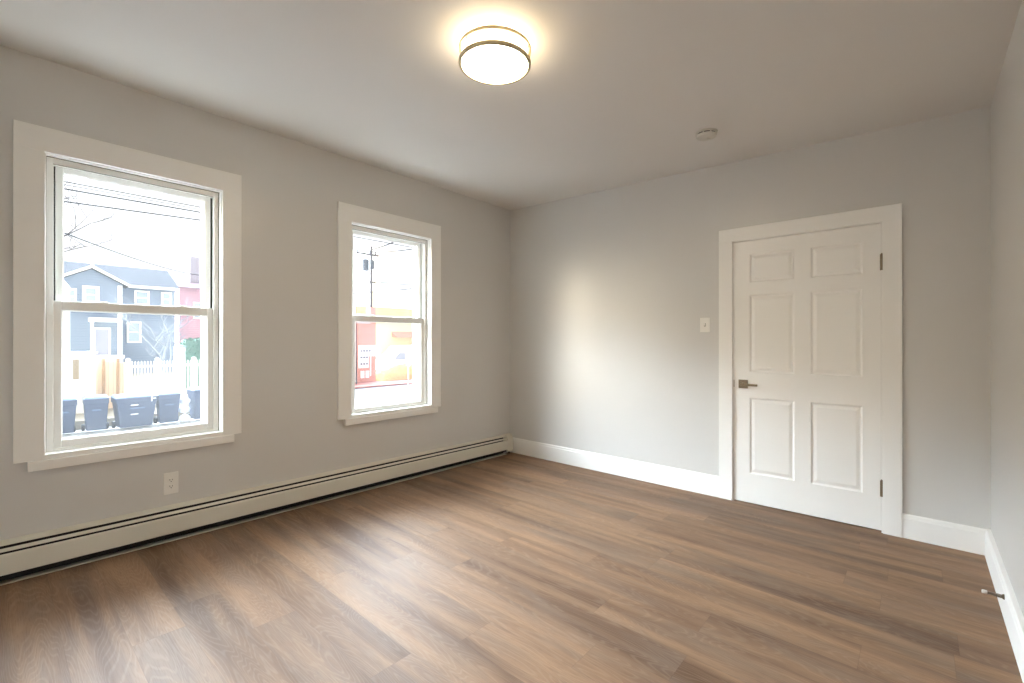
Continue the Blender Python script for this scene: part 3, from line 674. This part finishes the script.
for r_ in range(3):
    for k in range(4 if r_ == 0 else 3):
        yy = 13.34+k*.22; zz = .58-r_*.46
        mtr = obj('meter_box', box(-25.92, -25.86, yy-.09, yy+.09, zz-.15, zz+.15), M_mark, mb_)
        obj('meter_dial', lathe(bmesh.new(), [(0, -25.78), (.06, -25.78), (.065, -25.86)], (0, yy, zz+.04), 16, 'x'), M_meter, mtr, smooth=True)
obj('conduit', box(-25.92, -25.86, 14.06, 14.14, -1.2, .22), M_mark, mb_)
for yy in (13.45, 13.82): obj('switch_box', box(-25.92, -25.80, yy-.12, yy+.12, -1.30, -.80), M_mark, mb_)
ch_ = thing('cream_house', (-28, 12.2, G+.1), 'pale cream house corner left of the red brick building', 'building')
obj('wall', box(-32, -26.3, 10.5, 13.10, G, 4.9), striped('pale_clapboard', lin((246, 242, 226)), lin((214, 208, 190)), 2, .16, .1), ch_)
obj('corner_board', box(-26.3, -26.2, 12.9, 13.12, G, 4.9), M_pick, ch_)
obj('roof', extr(bmesh.new(), [(-25.9, 10.3, 4.9), (-32.3, 10.3, 4.9), (-29, 10.3, 6.2)], (0, 2.9, 0)), mat('light_roof', lin((206, 204, 204)), .8), ch_)
yb_ = thing('yellow_building', (-42, 27, G), 'pale yellow low building behind the white van', 'building')
obj('wall', box(-46, -38, 19.6, 38, G, 4.0), mat('yellow_render', lin((236, 222, 172)), .8, noise=.06, nscale=.6), yb_)
obj('parapet', box(-46.1, -37.9, 19.5, 38.1, 4.0, 4.8), mat('ochre_band', lin((232, 200, 136)), .8, noise=.12, nscale=1.2), yb_)
aw = obj('awning', hexa(bmesh.new(), [(-38, 24.0, 1.75), (-36.9, 24.0, 1.70), (-36.9, 27.6, 1.70), (-38, 27.6, 1.75), (-38, 24.0, 2.35), (-37.5, 24.0, 2.05), (-37.5, 27.6, 2.05), (-38, 27.6, 2.35)]), mat('red_awning', lin((206, 150, 134)), .7), yb_)
obj('door_opening', box(-38.0, -37.96, 21.6, 22.7, G, .6), M_pick, yb_)
tb = thing('pale_tower', (-52, 33, G), 'pale tall building far off above the yellow roof', 'building')
obj('wall', box(-56, -50, 29, 33, G, 14), mat('tower_wall', lin((238, 240, 242)), .8), tb)
far_window(-50, 30.2, 31.6, 8.2, 9.8, tb)

# --- white van
vn = thing('white_van', (-31.6, 21.0, G+.2), 'white van parked in front of the pale yellow building', 'van')
M_van = mat('van_paint', lin((240, 242, 246)), .3); vx0, vx1 = -32.6, -30.7; vy = 18.6
prof = [(0, .35), (0, 1.15), (.35, 1.35), (1.15, 1.95), (1.6, 2.45), (5.0, 2.55), (5.1, 2.4), (5.1, .35)]
obj('body', extr(bmesh.new(), [(vx0, vy+a, G+.10+b) for a, b in prof], (vx1-vx0, 0, 0)), M_van, vn, .06)
obj('windshield', extr(bmesh.new(), [(vx0+.12, vy+.36, G+.10+1.38), (vx1-.12, vy+.36, G+.10+1.38), (vx1-.2, vy+1.10, G+.10+1.94), (vx0+.2, vy+1.10, G+.10+1.94)], (0, -.03, .04)), M_pane, vn)
obj('side_window', extr(bmesh.new(), [(vx1-.005, vy+.75, G+1.40), (vx1-.005, vy+1.9, G+1.40), (vx1-.005, vy+1.9, G+1.98), (vx1-.005, vy+1.3, G+1.98)], (.02, 0, 0)), M_pane, vn)
obj('side_trim', box(vx1-.005, vx1+.02, vy+.1, vy+5.0, G+.72, G+.80), mat('van_trim', lin((130, 134, 142)), .5), vn)
for yy in (vy+.95, vy+4.2):
    for xx in (vx0+.12, vx1-.12): obj('wheel', lathe(bmesh.new(), [(0, -.11), (.30, -.11), (.34, -.07), (.34, .07), (.30, .11), (0, .11)], (xx, yy, G+.45), 24, 'x'), M_whl, vn, smooth=True)

# --- mound of orange leaves on the verge
bm = bmesh.new(); bmesh.ops.create_grid(bm, x_segments=30, y_segments=46, size=1)
rnd = random.Random(3)
for v in bm.verts:
    a, b = v.co.x, v.co.y; e_ = max(0, 1-a*a)*max(0, 1-b*b); v.co = Vector((-26.6+a*1.1, 16.9+b*2.2, G+.11+1.35*e_**.6*(.75+.35*b)+rnd.uniform(-.03, .06)*(e_ > .02)))
M_leaf = mat('orange_leaves', lin((226, 178, 122)), .9, noise=.35, nscale=9)
tag(obj('leaf_pile', bm, M_leaf), 'mound of orange fallen leaves beside the brick sidewalk', 'leaf pile')['kind'] = 'stuff'

# --- round sign, hydrant
sg = thing('street_sign', (-14.0, 8.75, G+.1), 'round white sign on a thin pole beside the street', 'sign')
obj('pole', lathe(bmesh.new(), [(.025, G), (.025, .10)], (-14, 8.75, 0), 10), mat('sign_pole', lin((196, 190, 194)), .5, metal=.3), sg)
obj('sign_plate', lathe(bmesh.new(), [(0, -13.955), (.155, -13.955), (.155, -13.97), (0, -13.97)], (0, 8.75, .285), 32, 'x'), M_mark, sg)
hy = thing('fire_hydrant', (-13.4, 8.62, G), 'grey fire hydrant at the curb near the round sign', 'hydrant')
M_hyd = mat('hydrant_paint', lin((150, 158, 170)), .5)
obj('barrel', lathe(bmesh.new(), [(.15, G), (.15, G+.06), (.10, G+.07), (.10, G+.55), (.13, G+.56), (.13, G+.60), (.10, G+.70), (.04, G+.76), (.03, G+.82), (0, G+.82)], (-13.4, 8.62, 0), 24), M_hyd, hy, smooth=True)
obj('outlet_cap', lathe(bmesh.new(), [(0, .16), (.055, .16), (.06, .09)], (-13.4, 8.62, G+.42), 16, 'x'), M_hyd, hy, smooth=True)
for s in (-1, 1): obj('outlet_cap', lathe(bmesh.new(), [(0, s*.16), (.045, s*.16), (.05, s*.09)], (-13.4, 8.62, G+.45), 16, 'y'), M_hyd, hy, smooth=True)

# --- utility poles
M_pole = mat('pole_wood', lin((78, 72, 72)), .9, noise=.15, nscale=4)
M_trf = mat('transformer_grey', lin((60, 63, 70)), .6, spec=.15)
PX, PY, PG = -34.0, 19.15, yz(-34)-.25
up_ = thing('utility_pole', (PX, PY, PG), 'wooden utility pole with transformer and crossarm rising behind the brick building', 'utility pole')
obj('pole', lathe(bmesh.new(), [(.16, PG), (.11, 10.0)], (PX, PY, 0), 14), M_pole, up_, smooth=True)
obj('transformer', lathe(bmesh.new(), [(0, 7.7), (.28, 7.7), (.28, 8.65), (.2, 8.75), (0, 8.75)], (PX+.05, PY-.58, 0), 20), M_trf, up_, smooth=True)
obj('transformer', lathe(bmesh.new(), [(0, 7.9), (.17, 7.9), (.17, 8.6), (.12, 8.66), (0, 8.66)], (PX+.34, PY-.1, 0), 20), M_trf, up_, smooth=True)
ca_ = obj('crossarm', box(PX-.07, PX+.07, PY-1.5, PY+.75, 9.15, 9.31), M_pole, up_)
for k in range(4): obj('insulator', lathe(bmesh.new(), [(0, 9.31), (.07, 9.31), (.04, 9.40), (.07, 9.49), (0, 9.52)], (PX, PY-1.35+k*.6, 0), 10), M_trf, ca_)
obj('crossarm', box(PX-.05, PX+.05, PY-.35, PY+.45, 6.66, 6.78), M_pole, up_)
lm = thing('street_lamp', (-24.6, 12.25, G+.1), 'thin street lamp with a curved arm left of the utility pole', 'street lamp')
bm = bmesh.new(); tube(bm, [(-24.6, 12.25, G)]+[(-24.6, 12.25, 6.5)]+[(-24.6, 12.25+.6*(1-math.cos(a)), 6.5+.6*math.sin(a)) for a in (.4, .8, 1.2, 1.5)], .045, 8); obj('pole', bm, M_trf, lm, smooth=True)
obj('lamp_head', box(-24.68, -24.52, 12.75, 12.92, 7.03, 7.11), M_trf, lm, .02)

# --- power lines
M_wire = mat('cable', lin((24, 24, 26)), .8, spec=.1)
def wire(p, q, label, sag=.3, r=.012, group=None, n=24):
    p, q = Vector(p), Vector(q); pts = [p.lerp(q, i/n)-V3(0, 0, 4*sag*(i/n)*(1-i/n)) for i in range(n+1)]
    return tag(obj('power_line', tube(bmesh.new(), pts, r, 5), M_wire), label, 'cable', group)
SX, SY = -14.0, 3.1
sp = thing('utility_pole', (SX, SY, G+.02), 'wooden street pole across the road, topped by two crossarms with the parallel power lines', 'utility pole')
obj('pole', lathe(bmesh.new(), [(.15, G+.02), (.11, 6.6)], (SX, SY, 0), 14), M_pole, sp, smooth=True)
for z_ in (5.70, 5.42): obj('crossarm', box(SX-.9, SX+.9, SY-.16, SY-.10, z_-.12, z_-.02), M_pole, sp)
wire((-14.2, -24, 5.68), (-14.2, SY-.13, 5.68), 'topmost thin power line crossing the sky in the near window', .0, .015)
wire((-14.5, -24, 5.64), (-14.5, SY-.13, 5.68), 'second power line from the top across the near window', .0, .010)
wire((-13.8, -24, 5.16), (-13.8, SY-.13, 5.44), 'third and thickest power line from the top in the near window', .0, .020)
wire((-14.0, -24, 4.25), (-14.0, SY-.13, 5.30), 'lowest of the parallel power lines along the street', .0, .019)
wire((-14.0, SY+.13, 5.60), (-14.0, 30, 5.66), 'nearly level power line at the top left of the far window', .0, .016)
wire((-16.9, -2.95, 4.95), (-42.0, 7.8, 6.88), 'slanting service wire dropping towards the rose house chimney', .25, .024)
wire((PX, PY-1.35, 9.52), (-8, 5.63, 4.39), 'lower of two power lines rising right from the utility pole crossarm', .25, .022)
wire((PX, PY-.75, 9.52), (-8, 4.11, 4.28), 'steep power line at the top of the far window', .1, .022)
wire((PX, PY+.3, 6.80), (-14, 11.26, 4.04), 'power line running right from below the transformer', .08, .024)
wire((-26.25, 12.3, 4.6), (-14, 11.26, 4.14), 'lowest power line across the upper sash of the far window', .08, .024)
wire((-14, SY+.1, 5.62), (PX, PY-.15, 9.52), 'slanting power line linking the street pole to the top of the utility pole', .3, .02)

# weathered outdoor surfaces are matt
for m_ in (M_asph, M_walk, M_brickw, M_yard, M_roofb, M_blue, M_pinkh, M_cream, M_tan, M_pick, M_brick, M_bark, M_bark2, M_wire, M_pole, M_bin, M_binl, M_leaf):
    m_.node_tree.nodes['Principled BSDF'].inputs['Specular IOR Level'].default_value = .12
for m_ in (M_wire, M_bark2, M_pole, M_trf):
    m_.node_tree.nodes['Principled BSDF'].inputs['Specular IOR Level'].default_value = 0
